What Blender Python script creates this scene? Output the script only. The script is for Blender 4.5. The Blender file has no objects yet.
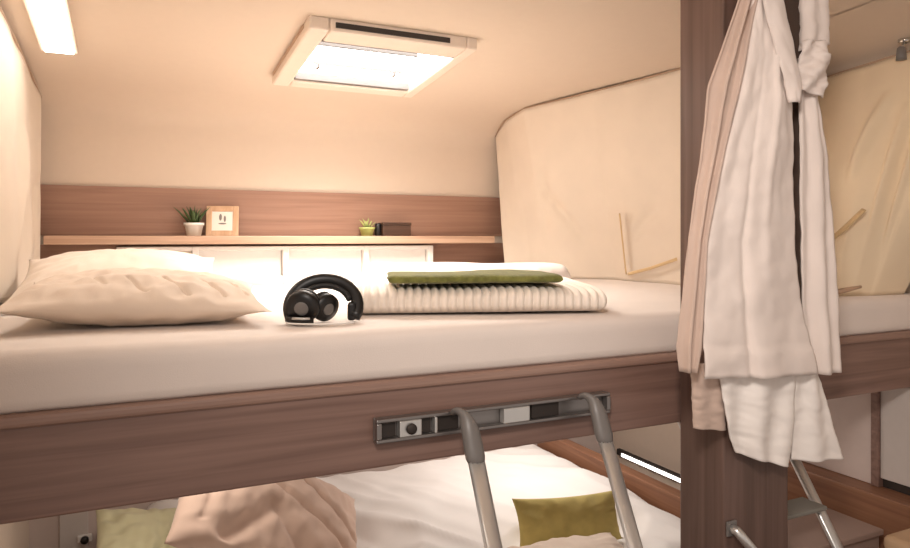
import bpy, bmesh, math, random
from mathutils import Vector, noise, Matrix

random.seed(7)
K = 1.25                       # all coordinates below are in units of 1.25 m
C = bpy.context.scene.collection
S = bpy.context.scene

# ------------------------------------------------------------------ camera, light, exposure
YAW = math.radians(25.4)
cam = bpy.data.cameras.new('camera')
cam.sensor_width = 36.0
cam.lens = 36.0 * 685 / 910
cam.shift_y = -36.0 / 910
cam.clip_start = 0.02
co = bpy.data.objects.new('camera', cam); C.objects.link(co)
co.location = (0, 0, 0)
co.rotation_euler = (math.pi / 2, 0, -YAW)
S.camera = co

S.view_settings.view_transform = 'Standard'
S.view_settings.look = 'None'
S.view_settings.gamma = 1
S.view_settings.use_curve_mapping = False
S.view_settings.exposure = 0.36

w = bpy.data.worlds.new('cabin_light'); S.world = w
w.use_nodes = True
w.node_tree.nodes['Background'].inputs[0].default_value = (1.0, 0.87, 0.78, 1)
w.node_tree.nodes['Background'].inputs[1].default_value = 0.46


def area(name, loc, rot, sx, sy, watts, col):
    l = bpy.data.lights.new(name, 'AREA'); l.shape = 'RECTANGLE'
    l.size = sx * K; l.size_y = sy * K; l.energy = watts; l.color = col
    o = bpy.data.objects.new(name, l); C.objects.link(o)
    o.location = Vector(loc) * K; o.rotation_euler = rot
    return o


SKY_E, LED_E = 8.0, 8.0
area('skylight_daylight', (0.68, 2.07, 0.505), (0, 0, 0), 0.38, 0.36, 13, (1, 0.94, 0.86)).data.spread = math.radians(125)
area('berth_lamp', (1.35, 2.2, -0.315), (0, math.radians(8), 0), 0.12, 0.5, 6.0, (1, 0.93, 0.87))
area('berth_fill', (0.10, 1.85, -0.315), (0, 0, 0), 0.3, 0.08, 2.4, (1, 0.90, 0.80))  # added unseen fill that brightens the pillows at lower left
_l = area('cabin_fill', (0.02, 0.12, 0.52), (0, 0, 0), 0.22, 0.22, 7.2, (1, 0.91, 0.84))  # added unseen fill aimed at the robe and post
_l.rotation_euler = (Vector((1.22, 1.05, -0.10)) - Vector((0.02, 0.12, 0.52))).to_track_quat('-Z', 'Y').to_euler()
_l.data.spread = math.radians(115)


# ------------------------------------------------------------------ helpers
def at(px, py, Y):
    """world point at depth Y whose image lies at (px, py) in the photograph"""
    u = (px - 455) / 685; v = (238 - py) / 685
    d = Y / (0.9033 - 0.4289 * u)
    return Vector((d * (0.4289 + 0.9033 * u), Y, v * d))


def n3(x, y=0.0, z=0.0):
    return noise.noise(Vector((x, y, z)))


def lerp(a, b, t): return a + (b - a) * t


def interp(tab, y):
    if y <= tab[0][0]: return tab[0][1]
    for (a, va), (b, vb) in zip(tab, tab[1:]):
        if y <= b: return va + (vb - va) * (y - a) / (b - a)
    return tab[-1][1]


def NB(): return bmesh.new()


def add_box(bm, x0, x1, y0, y1, z0, z1, M=None):
    vs = [Vector((x, y, z)) for z in (z0, z1) for y in (y0, y1) for x in (x0, x1)]
    if M: vs = [M @ v for v in vs]
    v = [bm.verts.new(p) for p in vs]
    for f in ((0, 2, 3, 1), (4, 5, 7, 6), (0, 1, 5, 4), (2, 6, 7, 3), (0, 4, 6, 2), (1, 3, 7, 5)):
        bm.faces.new([v[i] for i in f])


def add_grid(bm, f, nu, nv, closeu=False, closev=False, capv=False):
    g = [[bm.verts.new(f(i / (nu if closeu else nu - 1), j / (nv if closev else nv - 1))) for j in range(nv)] for i in range(nu)]
    for i in range(nu if closeu else nu - 1):
        for j in range(nv if closev else nv - 1):
            a, b = g[i][j], g[(i + 1) % nu][j]
            c, d = g[(i + 1) % nu][(j + 1) % nv], g[i][(j + 1) % nv]
            bm.faces.new((a, b, c, d))
    if capv:      # u is closed: cap the two v ends
        bm.faces.new([g[i][0] for i in range(nu)])
        bm.faces.new([g[i][nv - 1] for i in range(nu)])
    return g


def add_tube(bm, pts, r, seg=10, flat=1.0, side=None, cap=True):
    """swept oval tube; flat scales the section along `side`"""
    pts = [Vector(p) for p in pts]
    rings = []
    for i, p in enumerate(pts):
        t = (pts[min(i + 1, len(pts) - 1)] - pts[max(i - 1, 0)]).normalized()
        ref = Vector(side) if side is not None else (Vector((0, 0, 1)) if abs(t.z) < 0.9 else Vector((1, 0, 0)))
        a = (ref - t * ref.dot(t)).normalized(); b = t.cross(a)
        rr = r[i] if isinstance(r, (list, tuple)) else r
        rings.append([bm.verts.new(p + a * math.cos(2 * math.pi * k / seg) * rr * flat + b * math.sin(2 * math.pi * k / seg) * rr) for k in range(seg)])
    for A, B in zip(rings, rings[1:]):
        for k in range(seg):
            bm.faces.new((A[k], A[(k + 1) % seg], B[(k + 1) % seg], B[k]))
    if cap:
        bm.faces.new(rings[0][::-1]); bm.faces.new(rings[-1])


def add_lathe(bm, prof, c, seg=24, M=None):
    c = Vector(c)
    M = M or Matrix.Identity(3)
    rings = []
    for r, z in prof:
        rings.append([bm.verts.new(c + M @ Vector((r * math.cos(2 * math.pi * k / seg), r * math.sin(2 * math.pi * k / seg), z))) for k in range(seg)])
    for A, B in zip(rings, rings[1:]):
        for k in range(seg):
            bm.faces.new((A[k], A[(k + 1) % seg], B[(k + 1) % seg], B[k]))
    bm.faces.new(rings[0][::-1]); bm.faces.new(rings[-1])


WL = {}


def thing(name, label, cat, loc, group=None):
    o = bpy.data.objects.new(name, None); C.objects.link(o)
    o.empty_display_size = 0.05
    o.location = Vector(loc) * K
    o['label'] = label; o['category'] = cat
    if group: o['group'] = group
    WL[o] = Vector(loc)
    return o


def obj(name, bm, m, parent=None, smooth=False, bevel=0.0, solid=0.0, sub=0, loc=None, label=None, bseg=2):
    bmesh.ops.recalc_face_normals(bm, faces=bm.faces)
    if parent is not None:
        L = WL[parent]
    elif loc is not None:
        L = Vector(loc)
    else:
        xs = [v.co for v in bm.verts]
        L = Vector((sum(p.x for p in xs) / len(xs), sum(p.y for p in xs) / len(xs), min(p.z for p in xs)))
    for v in bm.verts: v.co = (v.co - L) * K
    me = bpy.data.meshes.new(name); bm.to_mesh(me); bm.free()
    for p in me.polygons: p.use_smooth = smooth
    me.materials.append(m)
    o = bpy.data.objects.new(name, me); C.objects.link(o)
    if parent is not None: o.parent = parent
    else: o.location = L * K
    WL[o] = L
    if solid:
        md = o.modifiers.new('thickness', 'SOLIDIFY'); md.thickness = solid * K; md.offset = 0
    if bevel:
        md = o.modifiers.new('bevel', 'BEVEL'); md.width = bevel * K; md.segments = bseg; md.limit_method = 'ANGLE'
    if sub:
        md = o.modifiers.new('sub', 'SUBSURF'); md.levels = sub; md.render_levels = sub
    if label: o['label'] = label
    return o


def tag(o, label, cat, group=None):
    o['label'] = label; o['category'] = cat
    if group: o['group'] = group
    return o


def struct(name, bm, m, **k):
    o = obj(name, bm, m, **k); o['kind'] = 'structure'
    return o


# ------------------------------------------------------------------ materials
def base(name, col, rough=0.6, metal=0.0):
    m = bpy.data.materials.new(name); m.use_nodes = True
    b = m.node_tree.nodes['Principled BSDF']
    b.inputs['Base Color'].default_value = (*col, 1)
    b.inputs['Roughness'].default_value = rough
    b.inputs['Metallic'].default_value = metal
    return m, m.node_tree, b


def texcoord(nt, scale, rot=(0, 0, 0)):
    tc = nt.nodes.new('ShaderNodeTexCoord'); mp = nt.nodes.new('ShaderNodeMapping')
    mp.inputs['Scale'].default_value = scale; mp.inputs['Rotation'].default_value = rot
    nt.links.new(tc.outputs['Object'], mp.inputs['Vector'])
    return mp.outputs['Vector']


def fabric(name, col, rough=0.9, var=0.06, vscale=6, weave=420, bump=0.15, sheen=0.2):
    m, nt, b = base(name, col, rough)
    v = texcoord(nt, (1, 1, 1))
    n = nt.nodes.new('ShaderNodeTexNoise'); n.inputs['Scale'].default_value = vscale; n.inputs['Detail'].default_value = 4
    nt.links.new(v, n.inputs['Vector'])
    r = nt.nodes.new('ShaderNodeValToRGB')
    r.color_ramp.elements[0].position = 0.3; r.color_ramp.elements[1].position = 0.7
    r.color_ramp.elements[0].color = (*[c * (1 - var) for c in col], 1)
    r.color_ramp.elements[1].color = (*[min(1, c * (1 + var)) for c in col], 1)
    nt.links.new(n.outputs['Fac'], r.inputs['Fac']); nt.links.new(r.outputs['Color'], b.inputs['Base Color'])
    k = nt.nodes.new('ShaderNodeTexNoise'); k.inputs['Scale'].default_value = weave; k.inputs['Detail'].default_value = 2
    nt.links.new(v, k.inputs['Vector'])
    bp = nt.nodes.new('ShaderNodeBump'); bp.inputs['Strength'].default_value = bump; bp.inputs['Distance'].default_value = 0.003
    nt.links.new(k.outputs['Fac'], bp.inputs['Height']); nt.links.new(bp.outputs['Normal'], b.inputs['Normal'])
    b.inputs['Sheen Weight'].default_value = sheen
    b.inputs['Specular IOR Level'].default_value = 0.2
    return m


def wood(name, dark, light, along='x', rough=0.45):
    m, nt, b = base(name, light, rough)
    sc = {'x': (0.9, 26, 26), 'y': (26, 0.9, 26), 'z': (26, 26, 0.9)}[along]
    v = texcoord(nt, sc)
    n = nt.nodes.new('ShaderNodeTexNoise'); n.inputs['Scale'].default_value = 1.6; n.inputs['Detail'].default_value = 7; n.inputs['Distortion'].default_value = 0.6
    nt.links.new(v, n.inputs['Vector'])
    r = nt.nodes.new('ShaderNodeValToRGB')
    e = r.color_ramp.elements
    e[0].position = 0.32; e[0].color = (*dark, 1); e[1].position = 0.68; e[1].color = (*light, 1)
    nt.links.new(n.outputs['Fac'], r.inputs['Fac']); nt.links.new(r.outputs['Color'], b.inputs['Base Color'])
    bp = nt.nodes.new('ShaderNodeBump'); bp.inputs['Strength'].default_value = 0.05; bp.inputs['Distance'].default_value = 0.002
    nt.links.new(n.outputs['Fac'], bp.inputs['Height']); nt.links.new(bp.outputs['Normal'], b.inputs['Normal'])
    return m


def plain(name, col, rough=0.5, metal=0.0, var=0.04, scale=30):
    m, nt, b = base(name, col, rough, metal)
    v = texcoord(nt, (1, 1, 1))
    n = nt.nodes.new('ShaderNodeTexNoise'); n.inputs['Scale'].default_value = scale; n.inputs['Detail'].default_value = 3
    nt.links.new(v, n.inputs['Vector'])
    r = nt.nodes.new('ShaderNodeValToRGB')
    r.color_ramp.elements[0].color = (*[c * (1 - var) for c in col], 1)
    r.color_ramp.elements[1].color = (*[min(1, c * (1 + var)) for c in col], 1)
    nt.links.new(n.outputs['Fac'], r.inputs['Fac']); nt.links.new(r.outputs['Color'], b.inputs['Base Color'])
    return m


def glow(name, col, e):
    m, nt, b = base(name, (0.9, 0.9, 0.9), 0.4)
    b.inputs['Emission Color'].default_value = (*col, 1); b.inputs['Emission Strength'].default_value = e
    return m


M_wall = plain('cream_wall', (0.69, 0.57, 0.46), 0.75, var=0.03)
M_ceil = plain('cream_ceiling', (0.69, 0.57, 0.46), 0.7, var=0.02)
M_greywall = plain('pinkish_grey_laminate', (0.64, 0.53, 0.48), 0.5)
M_palecab = plain('pale_grey_laminate', (0.60, 0.54, 0.50), 0.5)
M_floor = wood('floor_wood', (0.16, 0.09, 0.06), (0.26, 0.16, 0.11), 'y')
M_board = wood('board_wood', (0.18, 0.104, 0.082), (0.285, 0.175, 0.14), 'x', 0.4)
M_panel = wood('panel_wood', (0.27, 0.145, 0.10), (0.37, 0.21, 0.145), 'x')
M_shelf = wood('shelf_wood', (0.44, 0.27, 0.18), (0.60, 0.40, 0.28), 'x')
M_post = wood('post_wood', (0.10, 0.059, 0.045), (0.165, 0.10, 0.08), 'z')
M_berth = wood('berth_wood', (0.22, 0.10, 0.055), (0.34, 0.165, 0.09), 'y')
M_lip = wood('lip_wood', (0.27, 0.165, 0.13), (0.37, 0.24, 0.19), 'x', 0.35)
M_curtain = fabric('cream_curtain', (0.76, 0.655, 0.54), var=0.03)
M_curtain_lamplit = fabric('lamplit_curtain', (0.82, 0.67, 0.48), var=0.03)  # cream curtain with the reading lamp's warm light put into its colour
M_strap = fabric('tan_strap', (0.62, 0.44, 0.24))
M_rail = plain('brown_rail', (0.50, 0.33, 0.22), 0.4)
M_sheet = fabric('white_sheet', (0.80, 0.71, 0.65), var=0.02)
M_pillow = fabric('cream_pillow', (0.76, 0.63, 0.52), var=0.03)
M_pillow_w = fabric('pale_pillow', (0.78, 0.67, 0.57), var=0.03)
M_blanket = fabric('cream_blanket', (0.84, 0.75, 0.66), var=0.04)
M_throw = fabric('olive_throw', (0.17, 0.17, 0.045), var=0.3, vscale=40, weave=160, bump=0.6)
M_duvet = fabric('white_duvet', (0.88, 0.84, 0.80), var=0.02)
M_beige = fabric('beige_pillow', (0.68, 0.50, 0.40), var=0.06)
M_oliveP = fabric('pale_olive_pillow', (0.70, 0.66, 0.42), var=0.06)
M_green = fabric('mustard_green_cushion', (0.55, 0.44, 0.15), var=0.12, vscale=14)
M_linen_shade = fabric('shaded_linen', (0.58, 0.44, 0.365), var=0.05, vscale=8)  # darker copy of the linen, shade of the left flap in its colour
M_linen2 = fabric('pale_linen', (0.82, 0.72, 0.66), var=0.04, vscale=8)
M_trouser = fabric('pale_trousers', (0.90, 0.84, 0.79), var=0.03, vscale=8)
M_white = plain('white_plastic', (0.80, 0.76, 0.72), 0.4)
M_frame = plain('cream_plastic', (0.78, 0.66, 0.56), 0.4)
M_dark = plain('dark_slot', (0.03, 0.022, 0.018), 0.6)
M_black = plain('black_plastic', (0.006, 0.005, 0.005), 0.4)
M_foam = plain('black_leatherette', (0.012, 0.011, 0.011), 0.6)
M_alu = plain('brushed_aluminium', (0.66, 0.65, 0.63), 0.3, 0.7)
M_bracket = plain('dark_aluminium', (0.30, 0.28, 0.27), 0.35, 0.85)
M_grey = plain('grey_plastic', (0.17, 0.155, 0.145), 0.4)
M_tread = plain('grey_tread', (0.26, 0.25, 0.22), 0.55)
M_ceramic = plain('white_ceramic', (0.82, 0.78, 0.72), 0.3)
M_leaf = plain('green_leaf', (0.05, 0.085, 0.022), 0.5, var=0.3)
M_paleleaf = plain('pale_green_leaf', (0.45, 0.50, 0.17), 0.5, var=0.2)
M_soil = plain('dark_soil', (0.04, 0.025, 0.015), 0.9)
M_pframe = wood('picture_frame_wood', (0.50, 0.30, 0.17), (0.62, 0.40, 0.25), 'z')
M_paper = plain('cream_paper', (0.80, 0.72, 0.64), 0.8)
M_ink = plain('grey_ink', (0.22, 0.19, 0.17), 0.8)
M_boxwood = wood('dark_box_wood', (0.05, 0.024, 0.014), (0.09, 0.045, 0.028), 'x')
M_tanseat = plain('tan_seat', (0.60, 0.40, 0.24), 0.5)
M_step = plain('taupe_step', (0.38, 0.27, 0.225), 0.5)
M_sky = glow('skylight_pane', (1.0, 0.97, 0.94), SKY_E)
M_led = glow('led_diffuser', (1.0, 0.93, 0.85), LED_E)
M_chrome = plain('chrome', (0.7, 0.68, 0.65), 0.12, 1.0)

XL, XR, D, ZF = -0.30, 2.10, 2.65, -1.30
CEIL = [(-0.9, 0.70), (0.2, 0.67), (1.0, 0.63), (1.4, 0.603), (1.8, 0.572), (2.1, 0.548), (2.3, 0.530), (2.45, 0.508)]


def zc(y): return interp(CEIL, y)


# ------------------------------------------------------------------ the setting
bm = NB(); add_box(bm, XL - .05, XR + .05, -0.9, D + .05, ZF - .04, ZF)
struct('floor', bm, M_floor)

prof = [(y, z) for y, z in CEIL] + [(2.52, 0.494), (2.575, 0.474), (2.615, 0.450), (2.64, 0.420), (2.65, 0.385), (2.65, 0.30), (2.65, .179)]
bm = NB()
pr = [(y, z) for y, z in prof]
va = [[bm.verts.new((x, y, z)) for (y, z) in pr] for x in (XL - .05, XR + .05)]
vb = [[bm.verts.new((x, y + (.05 if i > 9 else 0), z + .05)) for i, (y, z) in enumerate(pr)] for x in (XL - .05, XR + .05)]
n = len(pr)
for i in range(n - 1):
    bm.faces.new((va[0][i], va[1][i], va[1][i + 1], va[0][i + 1]))
    bm.faces.new((vb[0][i], vb[0][i + 1], vb[1][i + 1], vb[1][i]))
for i in (0, n - 1):
    bm.faces.new([bm.verts.new(q.co) for q in (va[0][i], vb[0][i], vb[1][i], va[1][i])])
ce = struct('ceiling', bm, M_ceil, smooth=True)

bm = NB(); add_box(bm, XL - .05, XR + .05, D, D + .05, -0.27, 0.178); struct('wall_back', bm, M_wall)
bm = NB(); add_box(bm, XL - .05, XR + .05, D, D + .05, ZF, -0.27); struct('wall_back_lower', bm, M_greywall)
bm = NB(); add_box(bm, XL - .05, XL, 0.75, D, ZF, 0.62); struct('wall_left', bm, M_wall)
bm = NB(); add_box(bm, XR, XR + .05, 0.3, D, ZF, 0.65); struct('wall_right', bm, M_wall)

# wooden panel on the back wall, above and below the shelf
bm = NB(); add_box(bm, XL + .002, 1.56, D - .014, D, 0.008, 0.178)
add_box(bm, XL + .002, 1.56, D - .014, D, -0.262, -0.022)
struct('trim_back', bm, M_panel, bevel=.002)
# pale stile on the lower back wall
bm = NB(); add_box(bm, -0.212, -0.128, D - .016, D, ZF, -0.302); struct('trim_1', bm, M_palecab, bevel=.002)

# ------------------------------------------------------------------ upper bed
bed = thing('bunk_bed', 'upper bunk frame with a long brown wood front board below the white mattress', 'bed', (0.9, 1.2, -0.43))
bm = NB(); add_box(bm, XL + .002, 2.085, 1.2, 1.222, -0.424, -0.278); obj('front_board', bm, M_board, bed, bevel=.004)
bm = NB(); add_box(bm, XL + .002, 2.085, 1.193, 1.228, -0.284, -0.262); obj('top_rail', bm, M_lip, bed, bevel=.008, bseg=3)
bm = NB(); add_box(bm, XL + .002, 2.085, 1.222, D - .003, -0.300, -0.266); obj('bed_base', bm, M_greywall, bed)

ZM = -0.170


def mattress_top(x, y):
    e = max(0.0, x - 1.25)
    return ZM + 0.0025 * n3(x * 3, y * 3, 1.0) + 0.004 * min(1, e / .5)


bm = NB()
mx0, mx1, my0, my1 = XL + .004, 2.082, 1.197, 2.565


SEC = []
for cyy, czz, r, a0 in ((my1 - .024, ZM - .024, .024, 90), (my1 - .012, -.262 + .012, .012, 0), (my0 + .012, -.262 + .012, .012, -90), (my0 + .024, ZM - .024, .024, -180)):
    for k in range(7):
        a = math.radians(a0 - 15 * k); SEC.append((cyy + r * math.cos(a), czz + r * math.sin(a)))
SEC.append(SEC[0])
_l = [0.0]
for p, q in zip(SEC, SEC[1:]): _l.append(_l[-1] + max(1e-6, math.hypot(p[0] - q[0], p[1] - q[1])))
SEC = [(l, p[0], p[1]) for l, p in zip(_l, SEC)]


def mf(u, v):
    x = lerp(mx0, mx1, v)
    cz = (ZM - 0.262) / 2
    s = u * SEC[-1][0]
    k = next(i for i in range(len(SEC) - 1) if SEC[i + 1][0] >= s)
    t = (s - SEC[k][0]) / (SEC[k + 1][0] - SEC[k][0])
    y, z = lerp(SEC[k][1], SEC[k + 1][1], t), lerp(SEC[k][2], SEC[k + 1][2], t)
    if z > cz:
        z += 0.0025 * n3(x * 3, y * 3, 1.0)
        e = max(0.0, x - 1.2); z += 0.006 * min(1, e / .5)
    y += 0.0018 * n3(x * 14, z * 9, 4.0) if y < 1.3 else 0
    return Vector((x, y, z))


add_grid(bm, mf, 220, 90, closeu=True, capv=True)
tag(obj('mattress', bm, M_sheet, smooth=True), 'thick mattress in a white fitted sheet on the upper bunk', 'mattress')


# ------------------------------------------------------------------ wooden post
bm = NB(); add_box(bm, 1.132, 1.330, 1.063, 1.191, ZF, 0.612)
tag(obj('post', bm, M_post, bevel=.005), 'tall dark brown wooden post with the robe hung on it, in front of the bunk', 'post')

# ------------------------------------------------------------------ curtains
def curtain(name, label, top, bot, nf, amp, mat, folds=(), pins=None, nu=140, nv=50, sub=None):
    """top and bot: lists of (s, x, y, z)"""
    t = thing(name, label, 'curtain', tuple(sum(p[k] for p in bot) / len(bot) for k in (1, 2, 3)))

    def P(tab, s):
        return Vector([interp([(p[0], p[k]) for p in tab], s) for k in (1, 2, 3)])

    def f(u, v):
        a, b = P(top, u), P(bot, u)
        p = a.lerp(b, v)
        tg = P(top, min(1, u + .01)) - P(top, max(0, u - .01)); tg.z = 0; tg.normalize()
        nrm = Vector((-tg.y, tg.x, 0))
        ph = u * nf * 2 * math.pi
        d = amp * (0.35 + 0.65 * v) * (0.6 * math.sin(ph + 1.5 * n3(u * 5, v * 1.5)) + 0.9 * n3(u * nf * 1.1, v * 1.2, 3.3))
        for (u0, v0, u1, v1, wd, h) in folds:       # pulled folds: ridges along a line
            dx, dy = u1 - u0, v1 - v0; L2 = dx * dx + dy * dy
            q = max(0, min(1, ((u - u0) * dx + (v - v0) * dy) / L2))
            e = math.hypot(u - u0 - q * dx, (v - v0 - q * dy))
            d += h * math.exp(-(e / wd) ** 2) * math.sin(math.pi * min(1, q + .15))
        return p + nrm * d
    bm = NB(); add_grid(bm, f, nu, nv)
    obj('curtain_cloth', bm, mat, t, smooth=True, solid=.002)
    bm = NB()
    add_tube(bm, [P(top, s / 24) + Vector((0, 0, .004)) for s in range(25)], .0030, 8)
    obj('curtain_rail', bm, M_rail, t, smooth=True)
    return t, f


cl, f_l = curtain('curtain', 'cream curtain hanging along the left wall beside the pillows', [(0, -.262, 2.60, .455), (.2, -.272, 2.4, .500), (.5, -.276, 1.92, .537), (1, -.276, 1.0, .585)],
                  [(0, -.262, 2.53, -.15), (.25, -.262, 2.35, -.15), (.5, -.262, 1.9, -.15), (1, -.262, 1.23, -.15)], 5, .010, M_curtain,
                  folds=((.05, .45, .3, .98, .03, -.02), (.3, .35, .42, .98, .03, .02)))
cr, f_r = curtain('curtain', 'cream curtain closing the right end of the upper bunk, left of the post', [(0, 1.437, 2.615, .437), (.04, 1.43, 2.57, .466), (.09, 1.42, 2.50, .490), (.2, 1.425, 2.36, .515), (.6, 1.585, 1.98, .545), (1, 1.74, 1.60, .582)],
                  [(0, 1.435, 2.53, -.164), (.12, 1.53, 2.46, -.164), (.5, 1.72, 2.15, -.164), (1, 1.74, 1.60, -.164)], 3, .012, M_curtain,
                  folds=((.22, .45, .42, .85, .022, .022), (.25, .35, .2, .9, .02, .012), (.62, .75, .75, .55, .02, .014)))
cw, f_w = curtain('curtain', 'cream curtain with painted lamp warmth right of the hanging robe, tucked behind the mattress edge', [(0, 2.072, 1.58, .520), (.3, 2.06, 1.42, .530), (1, 2.045, 0.9, .560)],
                  [(0, 1.66, 1.43, -.164), (.3, 1.72, 1.33, -.164), (.55, 1.84, 1.26, -.164), (1, 2.02, 1.235, -.164)], 3.5, .014, M_curtain_lamplit,
                  folds=((.5, .2, .38, .6, .03, -.03), (.6, .25, .55, .95, .025, -.02), (.7, .2, .68, .95, .025, -.02)))


def strap(parent, f, pts, wdt, label, off=-.012, name='tie_strap'):
    bm = NB()
    P = []
    for i in range(17):
        s = i / 16 * (len(pts) - 1); k = min(int(s), len(pts) - 2)
        P.append(Vector(pts[k]).lerp(Vector(pts[k + 1]), s - k))
    add_tube(bm, P, wdt, 10, flat=.35, side=(1, -.4, 0))
    o = obj(name, bm, M_strap, parent, smooth=True)
    return o


def on_wall(px, py, f, pull=.016):
    """point of the curtain surface f nearest to the ray through (px,py), pulled a little towards the room"""
    best = None
    for i in range(121):
        for j in range(81):
            p = f(i / 120, j / 80)
            d = 0.4289 * p.x + 0.9033 * p.y
            x = 455 + 685 * (0.9033 * p.x - 0.4289 * p.y) / d; y = 238 - 685 * p.z / d
            e = (x - px) ** 2 + (y - py) ** 2
            if best is None or e < best[0]: best = (e, p)
    p = best[1]
    return p * (1 - pull)


strap(cr, f_r, [on_wall(620, 214, f_r), on_wall(623, 245, f_r), on_wall(626, 274, f_r)], .007, 'vertical')
strap(cr, f_r, [on_wall(628, 274, f_r), on_wall(650, 268, f_r), on_wall(677, 258, f_r)], .006, 'low')
strap(cw, f_w, [on_wall(826, 243, f_w), on_wall(845, 228, f_w), on_wall(864, 210, f_w)], .011, 'tan')
bm = NB()
a = on_wall(832, 292, f_w, .03); b = on_wall(861, 287, f_w, .03); c = on_wall(834, 282, f_w, .03)
add_tube(bm, [a, a.lerp(b, .5), b], [.008, .007, .004], 8); add_tube(bm, [a, c], .005, 8)
obj('tie_hook', bm, M_rail, cw, smooth=True)

# ------------------------------------------------------------------ skylight and lights in the ceiling
A = [at(312, 13, 1), at(478, 37, 1), at(400, 90, 1), at(268, 73, 1)]


def hit_ceiling(px, py, drop=0.0):
    lo, hi = 0.3, 2.6
    for _ in range(50):
        mid = (lo + hi) / 2; p = at(px, py, mid)
        if p.z < zc(mid) - drop: lo = mid
        else: hi = mid
    return at(px, py, lo)


X0s, X1s, Y0s, Y1s = .418, .908, 1.757, 2.275
sl = thing('skylight', 'square cream framed roof skylight glowing white above the bunk', 'skylight', ((X0s + X1s) / 2, (Y0s + Y1s) / 2, zc(2.06) - .04))
SLP = (zc(Y1s) - zc(Y0s)) / (Y1s - Y0s)


def zs(y, d): return zc(Y0s) + SLP * (y - Y0s) - d


def slab(bm, x0, x1, y0, y1, d0, d1):
    v = [bm.verts.new((x, y, zs(y, d))) for d in (d0, d1) for y in (y0, y1) for x in (x0, x1)]
    for f in ((0, 2, 3, 1), (4, 5, 7, 6), (0, 1, 5, 4), (2, 6, 7, 3), (0, 4, 6, 2), (1, 3, 7, 5)): bm.faces.new([v[i] for i in f])


bm = NB()
ix0, ix1, iy0, iy1 = X0s + .055, X1s - .035, Y0s + .085, Y1s - .055
slab(bm, X0s, ix0, Y0s, Y1s, .034, -.004); slab(bm, ix1, X1s, Y0s, Y1s, .034, -.004)
slab(bm, ix0, ix1, Y0s, iy0, .034, -.004); slab(bm, ix0, ix1, iy1, Y1s, .034, -.004)
obj('frame', bm, M_frame, sl, bevel=.007)
bm = NB(); slab(bm, X0s + .07, X1s - .09, Y0s - .003, Y0s + .004, .024, .010); obj('vent_slot', bm, M_dark, sl)
bm = NB(); slab(bm, X0s - .002, X0s + .003, Y0s + .06, Y1s - .03, .012, .002); obj('side_gap', bm, M_rail, sl)
bm = NB(); slab(bm, ix0 - .002, ix1 + .002, iy0 - .002, iy1 + .002, .004, 0); obj('pane', bm, M_sky, sl, label='white glowing pane')
bm = NB(); slab(bm, ix0, ix1, iy0 + .0, iy0 + .010, .030, .012); obj('blind_bar', bm, M_grey, sl)
bm = NB(); slab(bm, ix0, ix1 - .10, iy0 + .045, iy0 + .052, .026, .012); obj('blind_bar', bm, M_grey, sl)
bm = NB(); slab(bm, ix0 + .002, ix1 - .01, iy1 - .036, iy1 - .016, .032, .010); obj('blind_bar', bm, M_grey, sl)
bm = NB(); slab(bm, ix0 + .03, ix1 - .08, iy1 - .150, iy1 - .146, .018, .010); obj('blind_bar', bm, M_grey, sl)
for x in (ix0 + .05, ix1 - .10):
    bm = NB(); slab(bm, x, x + .008, iy1 - .13, iy1 - .10, .02, .006); obj('latch', bm, M_grey, sl)

p0, p1, p2, p3 = hit_ceiling(44, 51, .012), hit_ceiling(77, 52, .012), hit_ceiling(26, 0, .012), hit_ceiling(62, 0, .012)
lx0, lx1, ly0, ly1 = (p0.x + p2.x) / 2, (p1.x + p3.x) / 2, 1.2, (p0.y + p1.y) / 2
ll = thing('ceiling_light', 'long narrow bright white strip light on the ceiling at upper left', 'light', ((lx0 + lx1) / 2, 1.6, zc(1.6) - .02))
bm = NB(); add_grid(bm, lambda u, v: Vector((lerp(lx0 - .006, lx1 + .006, u), lerp(ly0, ly1 + .006, v), zc(lerp(ly0, ly1 + .006, v)) - .007)), 3, 12)
obj('housing', bm, M_frame, ll, solid=.013)
bm = NB(); add_grid(bm, lambda u, v: Vector((lerp(lx0 + .004, lx1 - .004, u), lerp(ly0, ly1 - .004, v), zc(lerp(ly0, ly1 - .004, v)) - .016)), 3, 12)
obj('diffuser', bm, M_led, ll, solid=.005, label='glowing white diffuser')

# small chrome reading lamp at the upper right
bm = NB()


def cove(u, v):
    y = lerp(.35, 1.95, v); t = u * math.pi / 2; b = zc(y) - .003 - .545
    return Vector((1.75 + .346 * math.sin(t), y, .545 + b * math.cos(t)))


add_grid(bm, cove, 14, 20)
struct('trim_2', bm, M_ceil, smooth=True)
c = Vector((2.035, 1.238, .572))
rl = thing('reading_lamp', 'small chrome reading lamp at the top end of the right curtain rail', 'lamp', c)
bm = NB(); add_lathe(bm, [(.010, -.006), (.017, -.004), (.017, .006)], c, 20); obj('lamp_base', bm, M_chrome, rl, smooth=True)
bm = NB(); add_tube(bm, [c + Vector((0, 0, -.004)), c + Vector((-.006, 0, -.016)), c + Vector((-.012, 0, -.024))], .005, 10); obj('lamp_arm', bm, M_chrome, rl, smooth=True)
bm = NB(); add_lathe(bm, [(.007, .012), (.011, .008), (.013, -.01), (.014, -.026)], c + Vector((-.016, 0, -.03)), 20); obj('lamp_head', bm, M_grey, rl, smooth=True)

# ------------------------------------------------------------------ shelf, headboard, shelf objects
SH = 0.008
bm = NB(); add_box(bm, -.251, 1.395, 2.545, D - .0145, -0.022, SH)
tag(obj('shelf', bm, M_shelf, bevel=.003), 'long thin light wood shelf across the back wall', 'shelf')

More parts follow.
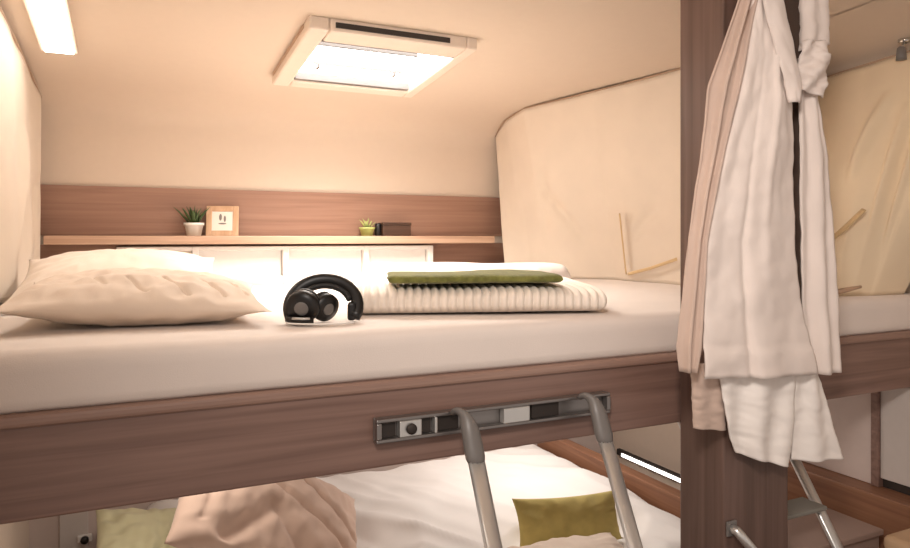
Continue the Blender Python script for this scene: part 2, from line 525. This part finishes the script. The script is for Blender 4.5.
hb = thing('headboard', 'low white panelled headboard under the shelf behind the pillows', 'headboard', (.55, 2.6, -.16))
hx0, hx1, hz0, hz1, hy = -.03, 1.115, -.215, -.030, 2.600
posts = [hx0, at(195, 260, hy).x, at(285, 260, hy).x, at(365, 260, hy).x, hx1]
for z0, z1 in ((hz1 - .016, hz1), (hz0, hz0 + .075)):
    bm = NB(); add_box(bm, hx0, hx1, hy - .02, hy + .03, z0, z1); obj('rail', bm, M_white, hb, bevel=.004)
for x in posts:
    bm = NB(); add_box(bm, x - .011, x + .011, hy - .022, hy + .03, hz0 + .0005, hz1 - .0005); obj('stile', bm, M_white, hb, bevel=.003)
for i, (a, b) in enumerate(zip(posts, posts[1:])):
    bm = NB(); add_box(bm, a + .012, b - .012, hy + .004, hy + .028, hz0 + .073, hz1 - .015); obj('panel', bm, M_frame if i == 0 else M_white, hb, bevel=.003)


def plant(px, name, label, pr, ph, leafm, potm, nl, ll_, square=False):
    c = at(px, 234, 2.595); c.z = SH
    t = thing(name, label, 'plant', c)
    bm = NB()
    if square:
        add_lathe(bm, [(pr * .8, 0), (pr, ph), (pr * .9, ph), (pr * .85, ph * .8)], c, 4, Matrix.Rotation(math.radians(20), 3, 'Z'))
    else:
        add_lathe(bm, [(pr * .72, 0), (pr * .95, ph * .8), (pr * 1.05, ph * .8), (pr * 1.05, ph), (pr * .9, ph), (pr * .85, ph * .85)], c, 24)
    obj('pot', bm, potm, t, smooth=not square)
    bm = NB(); add_lathe(bm, [(pr * .86, ph * .80), (pr * .86, ph * .88)], c, 20); obj('soil', bm, M_soil, t)
    for k in range(nl):
        a = k * 2.4; tilt = .10 + .55 * (k / nl)
        L = ll_ * random.uniform(.75, 1.1)
        b0 = c + Vector((0, 0, ph * .8)) + Vector((math.cos(a), math.sin(a), 0)) * pr * .35 * (k / nl)
        d = Vector((math.cos(a) * math.sin(tilt), math.sin(a) * math.sin(tilt), math.cos(tilt)))
        bend = Vector((math.cos(a), math.sin(a), -.2)) * L * .12
        bm = NB(); add_tube(bm, [b0, b0 + d * L * .4, b0 + d * L * .75 + bend * .4, b0 + d * L + bend], [L * .06, L * .11, L * .08, L * .012], 8, flat=.4)
        obj('leaf', bm, leafm, t, smooth=True)
    return t


plant(194, 'potted_plant', 'spiky green plant in a small white pot, left end of the shelf objects', .033, .046, M_leaf, M_ceramic, 18, .075)
plant(367, 'potted_succulent', 'pale green succulent in a small pot beside the dark box on the shelf', .030, .034, M_paleleaf, M_paleleaf, 14, .042)

# leaning picture frame
c = at(222, 234, 2.585); c.z = SH
pf = thing('picture_frame', 'light wooden picture frame leaning on the back wall beside the spiky plant', 'picture frame', c)
fw, fh, ft = .112, .112, .010
RM = Matrix.Translation(c) @ Matrix.Rotation(math.radians(-12), 4, 'Z') @ Matrix.Rotation(math.radians(-14), 4, 'X')
b = .020
for nm, q in (('frame_bar', (-fw / 2, -fw / 2 + b, 0, ft, 0, fh)), ('frame_bar', (fw / 2 - b, fw / 2, 0, ft, 0, fh)), ('frame_bar', (-fw / 2 + b, fw / 2 - b, 0, ft, 0, b)), ('frame_bar', (-fw / 2 + b, fw / 2 - b, 0, ft, fh - b, fh))):
    bm = NB(); add_box(bm, *q, M=RM); obj(nm, bm, M_pframe, pf, bevel=.0015)
bm = NB(); add_box(bm, -fw / 2 + b, fw / 2 - b, ft * .35, ft * .9, b, fh - b, M=RM); obj('picture_mat', bm, M_paper, pf)
bm = NB()
for (x, z, r1, r2) in ((-.007, .070, .005, .013), (.008, .064, .004, .012), (0, .046, .014, .003)):
    add_lathe(bm, [(1, 0), (1, .001)], (0, 0, 0), 14, Matrix.Identity(3))
    vs = bm.verts[:] if hasattr(bm.verts, '__getitem__') else list(bm.verts)
    for v in list(bm.verts)[-28:]:
        p = v.co.copy(); v.co = RM @ Vector((x + p.x * r1, ft * .35 - .001 + p.z * .5, z + p.y * r2))
obj('picture', bm, M_ink, pf)

# dark wooden box
c0 = at(383, 234, 2.575); c1 = at(411, 234, 2.575)
bx = thing('wooden_box', 'small dark brown wooden box at the right of the shelf', 'box', ((c0.x + c1.x) / 2, 2.605, SH))
bm = NB(); add_box(bm, c0.x, c1.x, 2.575, 2.63, SH, SH + .042); obj('box_body', bm, M_boxwood, bx, bevel=.002)
bm = NB(); add_box(bm, c0.x - .002, c1.x + .002, 2.573, 2.632, SH + .0425, SH + .054); obj('box_lid', bm, M_boxwood, bx, bevel=.002)
c2 = at(379, 234, 2.60)
bm = NB(); add_lathe(bm, [(.010, 0), (.014, .004), (.014, .044), (.011, .050)], (c2.x - .004, 2.60, SH), 18)
tag(obj('jar', bm, M_black, smooth=True), 'tiny black jar between the pale succulent and dark box', 'jar')


# ------------------------------------------------------------------ soft things
def pillow(name, label, cat, c, wx, wy, th, mat, M=None, wr=.010, seed=0.0, nn=56, flatb=0.0, parent=None, creases=(), zmin=None, pw=.55):
    """pillow with pinched corners; local x width, y depth, z thickness; c is its centre"""
    M = M or Matrix.Identity(3)
    c = Vector(c)

    def f(side):
        def g(u, v):
            a, b = 2 * u - 1, 2 * v - 1
            x = a * wx / 2 * (1 - .07 * (1 - abs(b) ** 2.0)) if False else a * wx / 2 * (1 - .075 * (1 - b * b) * abs(a) ** 6)
            y = b * wy / 2 * (1 - .11 * (1 - a * a) * abs(b) ** 6)
            k = max(0.0, (1 - abs(a) ** 2.4)) ** pw * max(0.0, (1 - abs(b) ** 2.4)) ** pw
            z = th / 2 * k
            edge = min(1, k * 2.2)
            w_ = wr * edge * (n3(x * 14 + seed, y * 22, side * 3.1) + .6 * n3(x * 38 + seed, y * 26, side))
            rad = math.atan2(b, a)
            w_ += wr * .55 * edge * (1 - k) * math.sin(rad * 17 + 4 * n3(a * 2, b * 2, seed))
            cw = 0.0
            for (u0, v0, u1, v1, wd, h) in creases:
                if side > 0:
                    dx, dy = u1 - u0, v1 - v0; L2 = dx * dx + dy * dy
                    q = max(0, min(1, ((u - u0) * dx + (v - v0) * dy) / L2))
                    e = math.hypot(u - u0 - q * dx, v - v0 - q * dy)
                    cw = min(cw, h * math.exp(-(e / wd) ** 2))
            w_ += cw
            z = z * side + w_ * (side if side > 0 else .4)
            if side < 0 and flatb: z = max(z, -flatb)
            p = c + M @ Vector((x, y, z))
            if zmin is not None and p.z < zmin: p.z = zmin + .15 * max(-.02, p.z - zmin) * 0
            return p
        return g
    bm = NB()
    add_grid(bm, f(1), nn, nn); add_grid(bm, f(-1), nn, nn)
    bmesh.ops.remove_doubles(bm, verts=bm.verts, dist=.0004)
    o = obj(name, bm, mat, parent, smooth=True)
    if parent is None: tag(o, label, cat)
    return o


def R(x=0, y=0, z=0):
    return (Matrix.Rotation(math.radians(z), 3, 'Z') @ Matrix.Rotation(math.radians(y), 3, 'Y') @ Matrix.Rotation(math.radians(x), 3, 'X'))


pillow('pillow', 'cream pillow lying in front on the left end of the upper bunk', 'pillow', (.028, 1.56, ZM + .050), .47, .40, .100, M_pillow, R(4, 2, -4), zmin=ZM + .003, wr=.008, seed=1.0, nn=170, pw=.72,
       creases=((.52, .14, .44, .32, .007, -.011), (.68, .12, .58, .36, .007, -.011), (.82, .14, .74, .38, .007, -.011), (.36, .24, .29, .42, .010, -.006), (.92, .2, .86, .45, .008, -.009), (.2, .3, .45, .6, .02, -.005)))
pillow('pillow', 'paler pillow at the back leaning behind the front cream pillow', 'pillow', (-.015, 1.945, ZM + .067), .47, .38, .125, M_pillow_w, R(14, 0, -2), wr=.005, seed=5.0, pw=.8, zmin=ZM + .003)

# folded ribbed blanket
bo = Vector((.697, 1.318, ZM + .002))           # middle of its front bottom edge
ba = Vector((.945, 1.250, 0)) - Vector((.425, 1.425, 0)); ba.normalize()
bd = Vector((-ba.y, ba.x, 0))


def folded(name, label, cat, o, W, Dp, H, mat, nrib, rib, backlift=0.0, soft=2.6, seed=0.0):
    def f(u, v):
        a = 2 * math.pi * u
        ca, sa = math.cos(a), math.sin(a)
        d = Dp / 2 + Dp / 2 * math.copysign(abs(ca) ** (2 / 9), ca)
        h = H / 2 + H / 2 * math.copysign(abs(sa) ** (2 / soft), sa)
        s = (v - .5) * W
        e = min(1, min(v, 1 - v) / .035); e = math.sqrt(max(0, 1 - (1 - e) ** 2))
        h = H / 2 + (h - H / 2) * (.55 + .45 * e)
        k = 1 if h > .1 * H else .3
        rr = rib * (abs(math.sin(math.pi * nrib * v)) - .5) * k if nrib else 0
        h += rr * max(0, sa) + (backlift * d / Dp + .005 * n3(s * 6, d * 6, seed)) * (h / H)
        d -= rr * (1 if ca < 0 else 0) + .004 * n3(s * 9, h * 30, seed) * (1 if ca < 0 else 0)
        if nrib == 0: d += .006 * n3(s * 40, 0, seed)
        return o + ba * (s + .006 * n3(d * 9, h * 20, seed + 2)) + bd * d + Vector((0, 0, h))
    bm = NB(); add_grid(bm, f, 56, (nrib or 14) * 8 + 1, closeu=True, capv=True)
    return tag(obj(name, bm, mat, smooth=True), label, cat)


folded('blanket', 'cream ribbed blanket folded thick on the upper bunk under the green throw', 'blanket', bo, .56, .52, .056, M_blanket, 30, .0085, backlift=.008)
folded('throw_blanket', 'thin olive green knitted throw folded on top of the cream ribbed blanket', 'blanket', bo + bd * .012 + ba * -.013 + Vector((0, 0, .067)), .385, .20, .021, M_throw, 0, 0, seed=4.0)
folded('folded_duvet', 'puffy white folded duvet lying behind the ribbed blanket', 'duvet', bo + bd * .532 + ba * .04 + Vector((0, 0, .002)), .62, .28, .085, M_sheet, 0, 0, seed=9.0, soft=2.0)

# headphones
hc = at(322, 321, 1.345); hc.z = ZM + .003
hp = thing('headphones', 'black over-ear headphones lying beside the cream blanket', 'headphones', hc)
ea = Vector((.94, -.34, 0)).normalized(); eb = Vector((.34, .94, 0)).normalized(); ez = Vector((0, 0, 1))


def H(a, d, z): return hc + ea * a + eb * d + ez * z


band = [H(.002 + .068 * math.cos(t), .012 + .03 * math.sin(t), .030 + .052 * math.sin(t)) for t in [math.radians(x) for x in range(-25, 206, 10)]]
bm = NB(); add_tube(bm, band, .0125, 10, flat=.62, side=(-.34, -.94, 0)); 
# wide band: section is flat along the arch radius
obj('headband', bm, M_black, hp, smooth=True)
pad = [H(.002 + .055 * math.cos(t), .010 + .03 * math.sin(t), .028 + .042 * math.sin(t)) for t in [math.radians(x) for x in range(20, 150, 8)]]
bm = NB(); add_tube(bm, pad, .007, 10); obj('band_padding', bm, M_foam, hp, smooth=True)


def cup(c, axis, r, th):
    ax = axis.normalized(); q = Vector((0, 0, 1)).rotation_difference(ax).to_matrix()
    bm = NB(); add_lathe(bm, [(r * .55, -th * .5), (r * .95, -th * .42), (r, -th * .1), (r * .96, th * .15), (r * .7, th * .2)], c, 28, q)
    o = obj('ear_cup', bm, M_black, hp, smooth=True)
    bm = NB()
    ring = [c + q @ Vector((r * .70 * math.cos(2 * math.pi * k / 24), r * .70 * math.sin(2 * math.pi * k / 24), th * .35)) for k in range(25)]
    add_tube(bm, ring, r * .28, 10, cap=False); s = obj('ear_cushion', bm, M_foam, o, smooth=True)
    bm = NB(); add_lathe(bm, [(r * .34, -th * .56), (r * .42, -th * .56), (r * .42, -th * .46), (r * .34, -th * .46)], c, 24, q); obj('cup_ring', bm, M_grey, o, smooth=True)
    return o


cup(H(-.034, -.018, .034), Vector((-.25, -.45, -.15)).normalized() * -1 + Vector((0, 0, .0)), .033, .030)
cup(H(.004, .006, .030), Vector((.05, .75, .35)) * 1 - ea * .5, .029, .028)
bm = NB(); add_box(bm, -.010, .006, -.016, .016, -.020, .016, M=Matrix.Translation(H(.060, .012, .022)) @ Matrix.Rotation(math.radians(-20), 4, 'Z')); obj('band_end', bm, M_black, hp, bevel=.005)
bm = NB(); add_tube(bm, [H(-.056, -.012, .012), H(-.06, 0, .034), H(-.058, .008, .052)], .007, 8); add_tube(bm, [H(-.064, -.02, .0075), H(-.04, -.042, .0075), H(-.012, -.04, .0075)], .0072, 8)
obj('yoke', bm, M_black, hp, smooth=True)
bm = NB(); add_tube(bm, [H(-.052, -.044, .0125), H(-.032, -.052, .0125), H(-.018, -.050, .0125)], .0025, 8); obj('slider_trim', bm, M_alu, hp, smooth=True)
cab = [H(.0 + .06 * math.cos(t) * 1.1, -.03 + .03 * math.sin(t), .003) for t in [math.radians(x) for x in range(150, 375, 15)]]
bm = NB(); add_tube(bm, cab, .0018, 6); obj('cable', bm, M_white, hp, smooth=True)

# ------------------------------------------------------------------ ladder bracket on the board
BY = 1.198
br = thing('ladder_rail', 'dark metal ladder mounting rail screwed to the bunk front board', 'rail', (.66, BY, -.375))
bm = NB(); add_box(bm, .402, .925, BY - .006, BY, -.373, -.329); obj('back_plate', bm, M_bracket, br, bevel=.002)
for z0, z1 in ((-.373, -.366), (-.336, -.329)):
    bm = NB(); add_box(bm, .402, .925, BY - .022, BY - .0062, z0, z1); obj('lip', bm, M_bracket, br, bevel=.002)
for x0, x1, m in ((.402, .412, M_bracket), (.446, .490, M_alu), (.516, .522, M_alu), (.664, .724, M_alu), (.915, .925, M_bracket)):
    bm = NB(); add_box(bm, x0, x1, BY - .024, BY - .0062, -.366, -.336); obj('clip', bm, m, br, bevel=.002)
for x0, x1 in ((.416, .442), (.495, .512), (.526, .570), (.735, .80)):
    bm = NB(); add_box(bm, x0, x1, BY - .012, BY - .0062, -.365, -.337); obj('slot', bm, M_dark, br)
bm = NB(); q = Matrix.Rotation(math.pi / 2, 3, 'X'); add_lathe(bm, [(.010, 0), (.010, .005), (.006, .007)], (.468, BY - .0245, -.351), 18, q); obj('screw', bm, M_dark, br, smooth=True)


# ------------------------------------------------------------------ ladders

def ladder(name, label, xl, xr, ztl, ztr, hook, treads, yref=1.103, zref=-.42, lean=.50):
    def Yz(z): return yref + lean * (z - zref)
    zb = ZF + .006
    t = thing(name, label, 'ladder', ((xl + xr) / 2, Yz(zb), ZF))
    for x, zt in ((xl, ztl), (xr, ztr)):
        bm = NB(); add_tube(bm, [(x, Yz(zt), zt), (x, Yz(-.8), -.8), (x, Yz(zb + .02), zb + .02)], .0165, 14, flat=.62, side=(0, 1, .5))
        o = obj('rail', bm, M_alu, t, smooth=True)
        bm = NB(); add_tube(bm, [(x, Yz(zb + .05), zb + .05), (x, Yz(zb), zb - .005)], .019, 12); obj('foot', bm, M_grey, o, smooth=True)
        if hook:
            z1 = zt - .018
            pts = [(x - .018, BY - .0245, -.334), (x - .017, BY - .031, -.325), (x - .013, BY - .044, -.323), (x - .007, BY - .058, -.333), (x - .002, BY - .069, -.354), (x, Yz(-.385) + .001, -.385), (x, Yz(z1), z1)]
            bm = NB(); add_tube(bm, pts, [.007, .009, .012, .015, .018, .0200, .0200], 14, flat=.72, side=(0, 1, .5)); obj('hook', bm, M_grey, o, smooth=True, sub=1)
        else:
            bm = NB(); add_tube(bm, [(x, Yz(zt + .012), zt + .012), (x, Yz(zt - .012), zt - .012)], .0175, 12, flat=.65, side=(0, 1, .5)); obj('end_cap', bm, M_grey, o, smooth=True)
    for z in treads:
        y = Yz(z)
        bm = NB(); add_box(bm, xl + .008, xr - .008, y - .045, y + .030, z - .012, z); obj('tread', bm, M_tread, t, bevel=.004)
    return t


ladder('ladder', 'aluminium ladder hooked on the bunk front board above the lower bed', .570, .861, -.40, -.40, True, (-.735, -.93, -1.12))
ladder('ladder', 'aluminium ladder standing right of the post below the hanging trousers', 1.33, 1.66, -.318, -.318, False, (-.44, -.565, -.702, -.86, -1.02, -1.18), yref=1.306, zref=-.6125, lean=.66)


# ------------------------------------------------------------------ robe and trousers on the post
def cloth(rows, Y, nx=40, ny=60, fold=lambda u, v: 0.0, hem=0.0):
    """cloth between a left and a right edge; rows (py, pxl, pxr) at plane Y; fold gives the offset towards the room"""
    y0, y1 = rows[0][0], rows[-1][0]
    tl = [(r[0], r[1]) for r in rows]; tr = [(r[0], r[2]) for r in rows]

    def f(u, v):
        py = lerp(y0, y1, v)
        px = lerp(interp(tl, py), interp(tr, py), u)
        p = at(px, py + hem * (u - .5) * v, Y)
        return p + Vector((-.35, -1, 0)) * fold(u, v) if True else p
    bm = NB(); add_grid(bm, f, nx, ny)
    return bm


def wr(u, v, s, a=.004): return a * (n3(u * 2.5 + s, v * 8, s) + .5 * n3(u * 5, v * 19 + s, s))


def belly(u, a): return a * math.sin(math.pi * u) ** .7


robe_top = at(760, -45, 1.03)
hk = thing('robe_hook', 'small metal hook at the top of the post holding the robe', 'hook', (robe_top.x, 1.0625, robe_top.z))
bm = NB(); add_box(bm, robe_top.x - .012, robe_top.x + .012, 1.054, 1.0625, robe_top.z - .03, robe_top.z + .03); obj('hook_plate', bm, M_alu, hk, bevel=.002)
bm = NB(); add_tube(bm, [(robe_top.x, 1.056, robe_top.z), (robe_top.x, 1.02, robe_top.z - .006), (robe_top.x, 1.005, robe_top.z + .004), (robe_top.x, 1.0, robe_top.z + .02)], .005, 10); obj('hook_arm', bm, M_alu, hk, smooth=True)

rb = thing('robe', 'pale pinkish linen robe hanging in long folds on the wooden post', 'robe', at(755, 372, 1.02))
YR = 1.035
# left sleeve and flap, two soft ridges
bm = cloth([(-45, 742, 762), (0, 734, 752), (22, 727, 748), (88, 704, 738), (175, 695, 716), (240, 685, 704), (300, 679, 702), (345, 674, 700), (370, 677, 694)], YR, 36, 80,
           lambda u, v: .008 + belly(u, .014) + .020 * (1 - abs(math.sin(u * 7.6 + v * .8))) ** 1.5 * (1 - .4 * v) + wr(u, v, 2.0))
obj('sleeve', bm, M_linen_shade, rb, smooth=True, solid=.004)
# front panel
bm = cloth([(-45, 750, 770), (0, 744, 768), (40, 742, 780), (66, 738, 784), (100, 730, 789), (175, 712, 788), (240, 700, 789), (300, 699, 795), (345, 698, 804), (374, 698, 810)], YR, 60, 100,
           lambda u, v: .016 + belly(u, .020) + .006 * math.sin(u * 11 + 2 * v + 1.5 * n3(u * 2, v * 2)) * (.4 + .6 * v) - .014 * math.exp(-((u - .36 - .05 * v) / .035) ** 2) * max(0, v - .25) + .010 * math.exp(-((u - .62) / .05) ** 2) * (1 - v) + wr(u, v, 4.0, .008) + .0025 * n3(u * 9, v * 36, 5) + .004 * (1 if v > .935 else 0), hem=-4)
obj('front_panel', bm, M_linen2, rb, smooth=True, solid=.004)
# right panel
bm = cloth([(60, 794, 812), (100, 794, 815), (160, 795, 825), (230, 796, 829), (300, 799, 833), (345, 803, 835), (372, 806, 836)], YR + .01, 30, 70,
           lambda u, v: .008 + belly(u, .014) + .008 * math.sin(u * 11 + 1 + 2 * v) + wr(u, v, 7.0, .005), hem=-2)
obj('side_panel', bm, M_linen2, rb, smooth=True, solid=.004)
# lapels
bm = cloth([(-45, 758, 776), (0, 758, 778), (50, 771, 790), (82, 780, 797), (104, 785, 796)], YR - .03, 16, 40, lambda u, v: .012 + belly(u, .010) + wr(u, v, 9.0, .004))
obj('lapel', bm, M_linen2, rb, smooth=True, solid=.004)
# far sleeve, short and turned up
bm = cloth([(-45, 792, 816), (0, 796, 822), (30, 797, 823), (50, 795, 824)], YR + .005, 20, 30, lambda u, v: .012 + belly(u, .02) + .005 * math.sin(u * 9) + wr(u, v, 11.0, .005), hem=-6)
obj('sleeve', bm, M_linen2, rb, smooth=True, solid=.004)
bm = cloth([(44, 796, 818), (62, 794, 826), (78, 793, 822), (96, 790, 816)], YR - .005, 24, 26, lambda u, v: .014 + belly(u, .016) + .008 * math.sin(u * 8 + v * 7) + wr(u, v, 13.0, .008), hem=8)
obj('sleeve_cuff', bm, M_linen2, rb, smooth=True, solid=.004)
# dark sheet that paints the shade in the robe opening
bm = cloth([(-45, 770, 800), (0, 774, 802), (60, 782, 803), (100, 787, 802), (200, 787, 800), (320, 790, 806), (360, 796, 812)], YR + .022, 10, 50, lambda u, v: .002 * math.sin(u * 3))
obj('opening_shade', bm, fabric('opening_shade_cloth', (0.10, 0.062, 0.045)), rb, smooth=True, solid=.003, label='dark brown sheet for the shade in the robe opening')

tr = thing('trousers', 'white linen trousers hanging under the robe with two loose legs', 'trousers', at(770, 460, 1.03))
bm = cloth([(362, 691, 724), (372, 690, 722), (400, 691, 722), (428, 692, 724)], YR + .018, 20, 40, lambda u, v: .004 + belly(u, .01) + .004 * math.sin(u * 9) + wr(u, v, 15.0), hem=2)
obj('hip_fold', bm, M_linen_shade, tr, smooth=True, solid=.004)
bm = cloth([(352, 713, 790), (372, 715, 790), (400, 719, 789), (430, 724, 788), (445, 728, 787), (458, 733, 786)], YR + .012, 50, 60,
           lambda u, v: .008 + belly(u, .016) + .008 * math.sin(u * 13 + 3 * v) + wr(u, v, 17.0, .004), hem=14)
obj('leg', bm, M_trouser, tr, smooth=True, solid=.004)
bm = cloth([(352, 789, 812), (372, 789, 816), (400, 790, 824), (430, 790, 831), (458, 790, 839)], YR + .014, 40, 60,
           lambda u, v: .006 + belly(u, .014) + .006 * math.sin(u * 10 + 3 * v + 1) + wr(u, v, 19.0, .0035), hem=-2)
obj('leg', bm, M_trouser, tr, smooth=True, solid=.004)

gh = thing('grab_handle', 'short grey metal handle at the bottom of the post front', 'handle', (1.17, 1.06, -.75))
a = at(737, 531, 1.045); b = at(752, 549, 1.030); e = at(766, 566, 1.045)
bm = NB(); add_tube(bm, [a + Vector((0, .016, 0)), a, a.lerp(b, .5), b, b.lerp(e, .6), e, e + Vector((0, .016, 0))], .010, 12); obj('grip', bm, M_alu, gh, smooth=True)
bm = NB(); add_box(bm, a.x - .014, a.x + .014, 1.057, 1.0625, a.z - .016, a.z + .016); obj('mount', bm, M_grey, gh, bevel=.002)
bm = NB(); add_box(bm, e.x - .014, e.x + .014, 1.057, 1.0625, e.z - .016, e.z + .016); obj('mount', bm, M_grey, gh, bevel=.002)

# ------------------------------------------------------------------ lower bed
ZL = -.965
lb = thing('berth', 'lower bed base with an orange brown wooden side board along its right', 'bed', (.8, 1.9, ZF))
bm = NB(); add_box(bm, -.10, 1.665, 1.50, D - .018, ZF, ZL - .12); obj('base', bm, M_greywall, lb)
bm = NB(); add_box(bm, 1.668, 1.72, 1.50, D - .003, ZF, -.872); obj('side_board', bm, M_berth, lb, bevel=.004)
bm = NB(); add_box(bm, -.098, 1.662, 1.505, D - .02, ZL - .119, ZL - .015)
tag(obj('mattress', bm, M_sheet, bevel=.02, bseg=4), 'white mattress of the lower bed beneath the duvet', 'mattress')


def duv(u, v):
    x = lerp(.05, 1.645, u); y = lerp(1.53, 2.615, v)
    e = min(1, min(u, 1 - u) / .05, min(v, 1 - v) / .05)
    h = .02 + .040 * math.sqrt(max(0, 1 - (1 - e) ** 2)) + .025 * n3(x * 2.2, y * 2.2, 7)
    s = x * 1.0 + y * .55
    h += .014 * (1 - abs(n3(s * 6.5 + .8 * n3(x * 2, y * 2), (y - x * .4) * 1.6, 2.0)) * 2.6) * e
    h += .008 * n3(x * 9, y * 9, 12)
    for (cx, cy, rx, ry) in ((.355, 1.99, .34, .24), (.03, 2.30, .22, .2), (1.232, 1.77, .22, .10), (1.13, 1.625, .24, .14), (.41, 1.72, .24, .15)):
        q = math.hypot((x - cx) / rx, (y - cy) / ry)
        if q < 1.35: h = lerp(min(h, .022), h, max(0, min(1, (q - 1) / .35)))
    return Vector((x, y, ZL - .015 + max(.004, h)))


bm = NB(); add_grid(bm, duv, 130, 120)
tag(obj('duvet', bm, M_duvet, smooth=True, solid=.006), 'crumpled white duvet spread over the lower bed', 'duvet')

pillow('pillow', 'large brownish beige pillow propped on the lower bed at left', 'pillow', (.375, 1.99, -.800), .64, .38, .20, M_beige, R(42, 33, 12), zmin=ZL + .024, wr=.008, seed=11.0, nn=90,
       creases=((.22, .12, .40, .42, .05, -.030), (.40, .42, .60, .16, .05, -.030), (.35, .62, .92, .28, .022, -.016), (.15, .55, .30, .80, .02, -.014), (.55, .75, .93, .45, .02, -.014), (.1, .2, .13, .7, .02, -.012)))
pillow('pillow', 'pale olive pillow at the far left end of the lower bed', 'pillow', (.065, 2.30, -.945), .34, .28, .11, M_oliveP, R(30, 11, 4), zmin=ZL + .024, wr=.013, seed=21.0,
       creases=((.5, .2, .7, .7, .04, -.02), (.75, .3, .85, .7, .03, -.02)))
pillow('cushion', 'mustard green cushion leaning upright on the white duvet behind the ladder', 'cushion', (1.232, 1.77, -.883), .36, .165, .075, M_green, R(66, 2, -8), zmin=ZL + .024, wr=.005, seed=31.0)
pillow('pillow', 'pale beige pillow at the bottom edge in front of the green cushion', 'pillow', (1.13, 1.625, -.915), .40, .20, .062, M_pillow, R(4, 0, -6), zmin=ZL + .024, wr=.007, seed=41.0)
pillow('pillow', 'white pillow lying in front of the brownish beige pillow', 'pillow', (.41, 1.72, -.880), .40, .22, .10, M_duvet, R(8, 4, 0), zmin=ZL + .024, wr=.012, seed=51.0)

# strip light on the right wall of the lower bed
sp = thing('strip_light', 'thin white strip light glowing on the wall beyond the lower bed board', 'light', (2.09, 2.2, -.99))
s0, s1 = Vector((XR, 2.35, -1.005)), Vector((XR, 2.02, -1.005))
bm = NB(); add_box(bm, XR - .02, XR - .0005, 2.01, 2.60, -1.024, -.996); obj('housing', bm, M_dark, sp, bevel=.003)
bm = NB(); add_box(bm, XR - .024, XR - .0202, 2.05, 2.56, -1.021, -1.007); obj('diffuser', bm, glow('strip_diffuser', (1, .93, .86), 3.5), sp)

# cabinets on the right wall below the bunk
k1 = thing('cabinet', 'pinkish grey cabinet front right of the hanging trousers', 'cabinet', (2.05, 1.8, -.73))
bm = NB(); add_box(bm, 2.02, XR - .001, 1.325, 2.0, -.742, -.43); obj('cabinet_front', bm, M_greywall, k1, bevel=.002)
k2 = thing('cabinet', 'pale grey cabinet at the far right below the bunk board', 'cabinet', (2.05, 1.1, -.73))
bm = NB(); add_box(bm, 2.02, XR - .001, .7, 1.300, -.715, -.43); obj('cabinet_front', bm, M_palecab, k2, bevel=.002)
bm = NB(); add_box(bm, 2.03, XR - .001, .7, 1.298, -.742, -.716); obj('toe_kick', bm, M_dark, k2)
bm = NB(); add_box(bm, 2.012, XR - .001, 1.3005, 1.3245, -.742, -.43); tag(obj('cabinet_stile', bm, M_board, bevel=.002), 'narrow dark wood strip between the two grey cabinets', 'trim')
bm = NB(); add_box(bm, 1.95, XR - .001, .55, 2.0, ZF, -.743)
tag(obj('bench_box', bm, M_berth, bevel=.004), 'orange brown wooden bench side under the grey cabinets', 'bench')
st = thing('step_box', 'low taupe step box standing right of the post behind the ladder', 'step', (1.64, 1.31, ZF))
bm = NB(); add_box(bm, 1.40, 1.895, 1.222, 1.395, ZF, -.829); obj('box_body', bm, M_step, st, bevel=.003)
bm = NB(); add_box(bm, 1.392, 1.90, 1.212, 1.40, -.8285, -.812); obj('step_top', bm, M_step, st, bevel=.003)
bs = thing('stool', 'tan rounded stool at the bottom right corner in front of the bench', 'stool', (1.81, 1.01, ZF))
bm = NB(); add_box(bm, 1.71, 1.91, .92, 1.10, -.79, -.745); obj('seat', bm, M_tanseat, bs, bevel=.018, bseg=4)
for x in (1.735, 1.885):
    for y in (.945, 1.075):
        bm = NB(); add_tube(bm, [(x, y, -.791), (x, y, ZF)], .014, 12); obj('leg', bm, M_berth, bs, smooth=True)

# latch on the pale stile at the lower left
lt = thing('latch', 'small black and white latch on the pale stile at lower left', 'latch', (-.14, D - .02, -1.16))
c = at(85, 538, D - .02)
bm = NB(); add_box(bm, c.x - .022, c.x + .022, D - .030, D - .0165, c.z - .012, c.z + .014); obj('latch_plate', bm, M_white, lt, bevel=.004)
bm = NB(); add_lathe(bm, [(.012, 0), (.013, .012), (.009, .018)], (c.x, D - .0305, c.z), 16, Matrix.Rotation(math.pi / 2, 3, 'X')); obj('latch_knob', bm, M_black, lt, smooth=True)
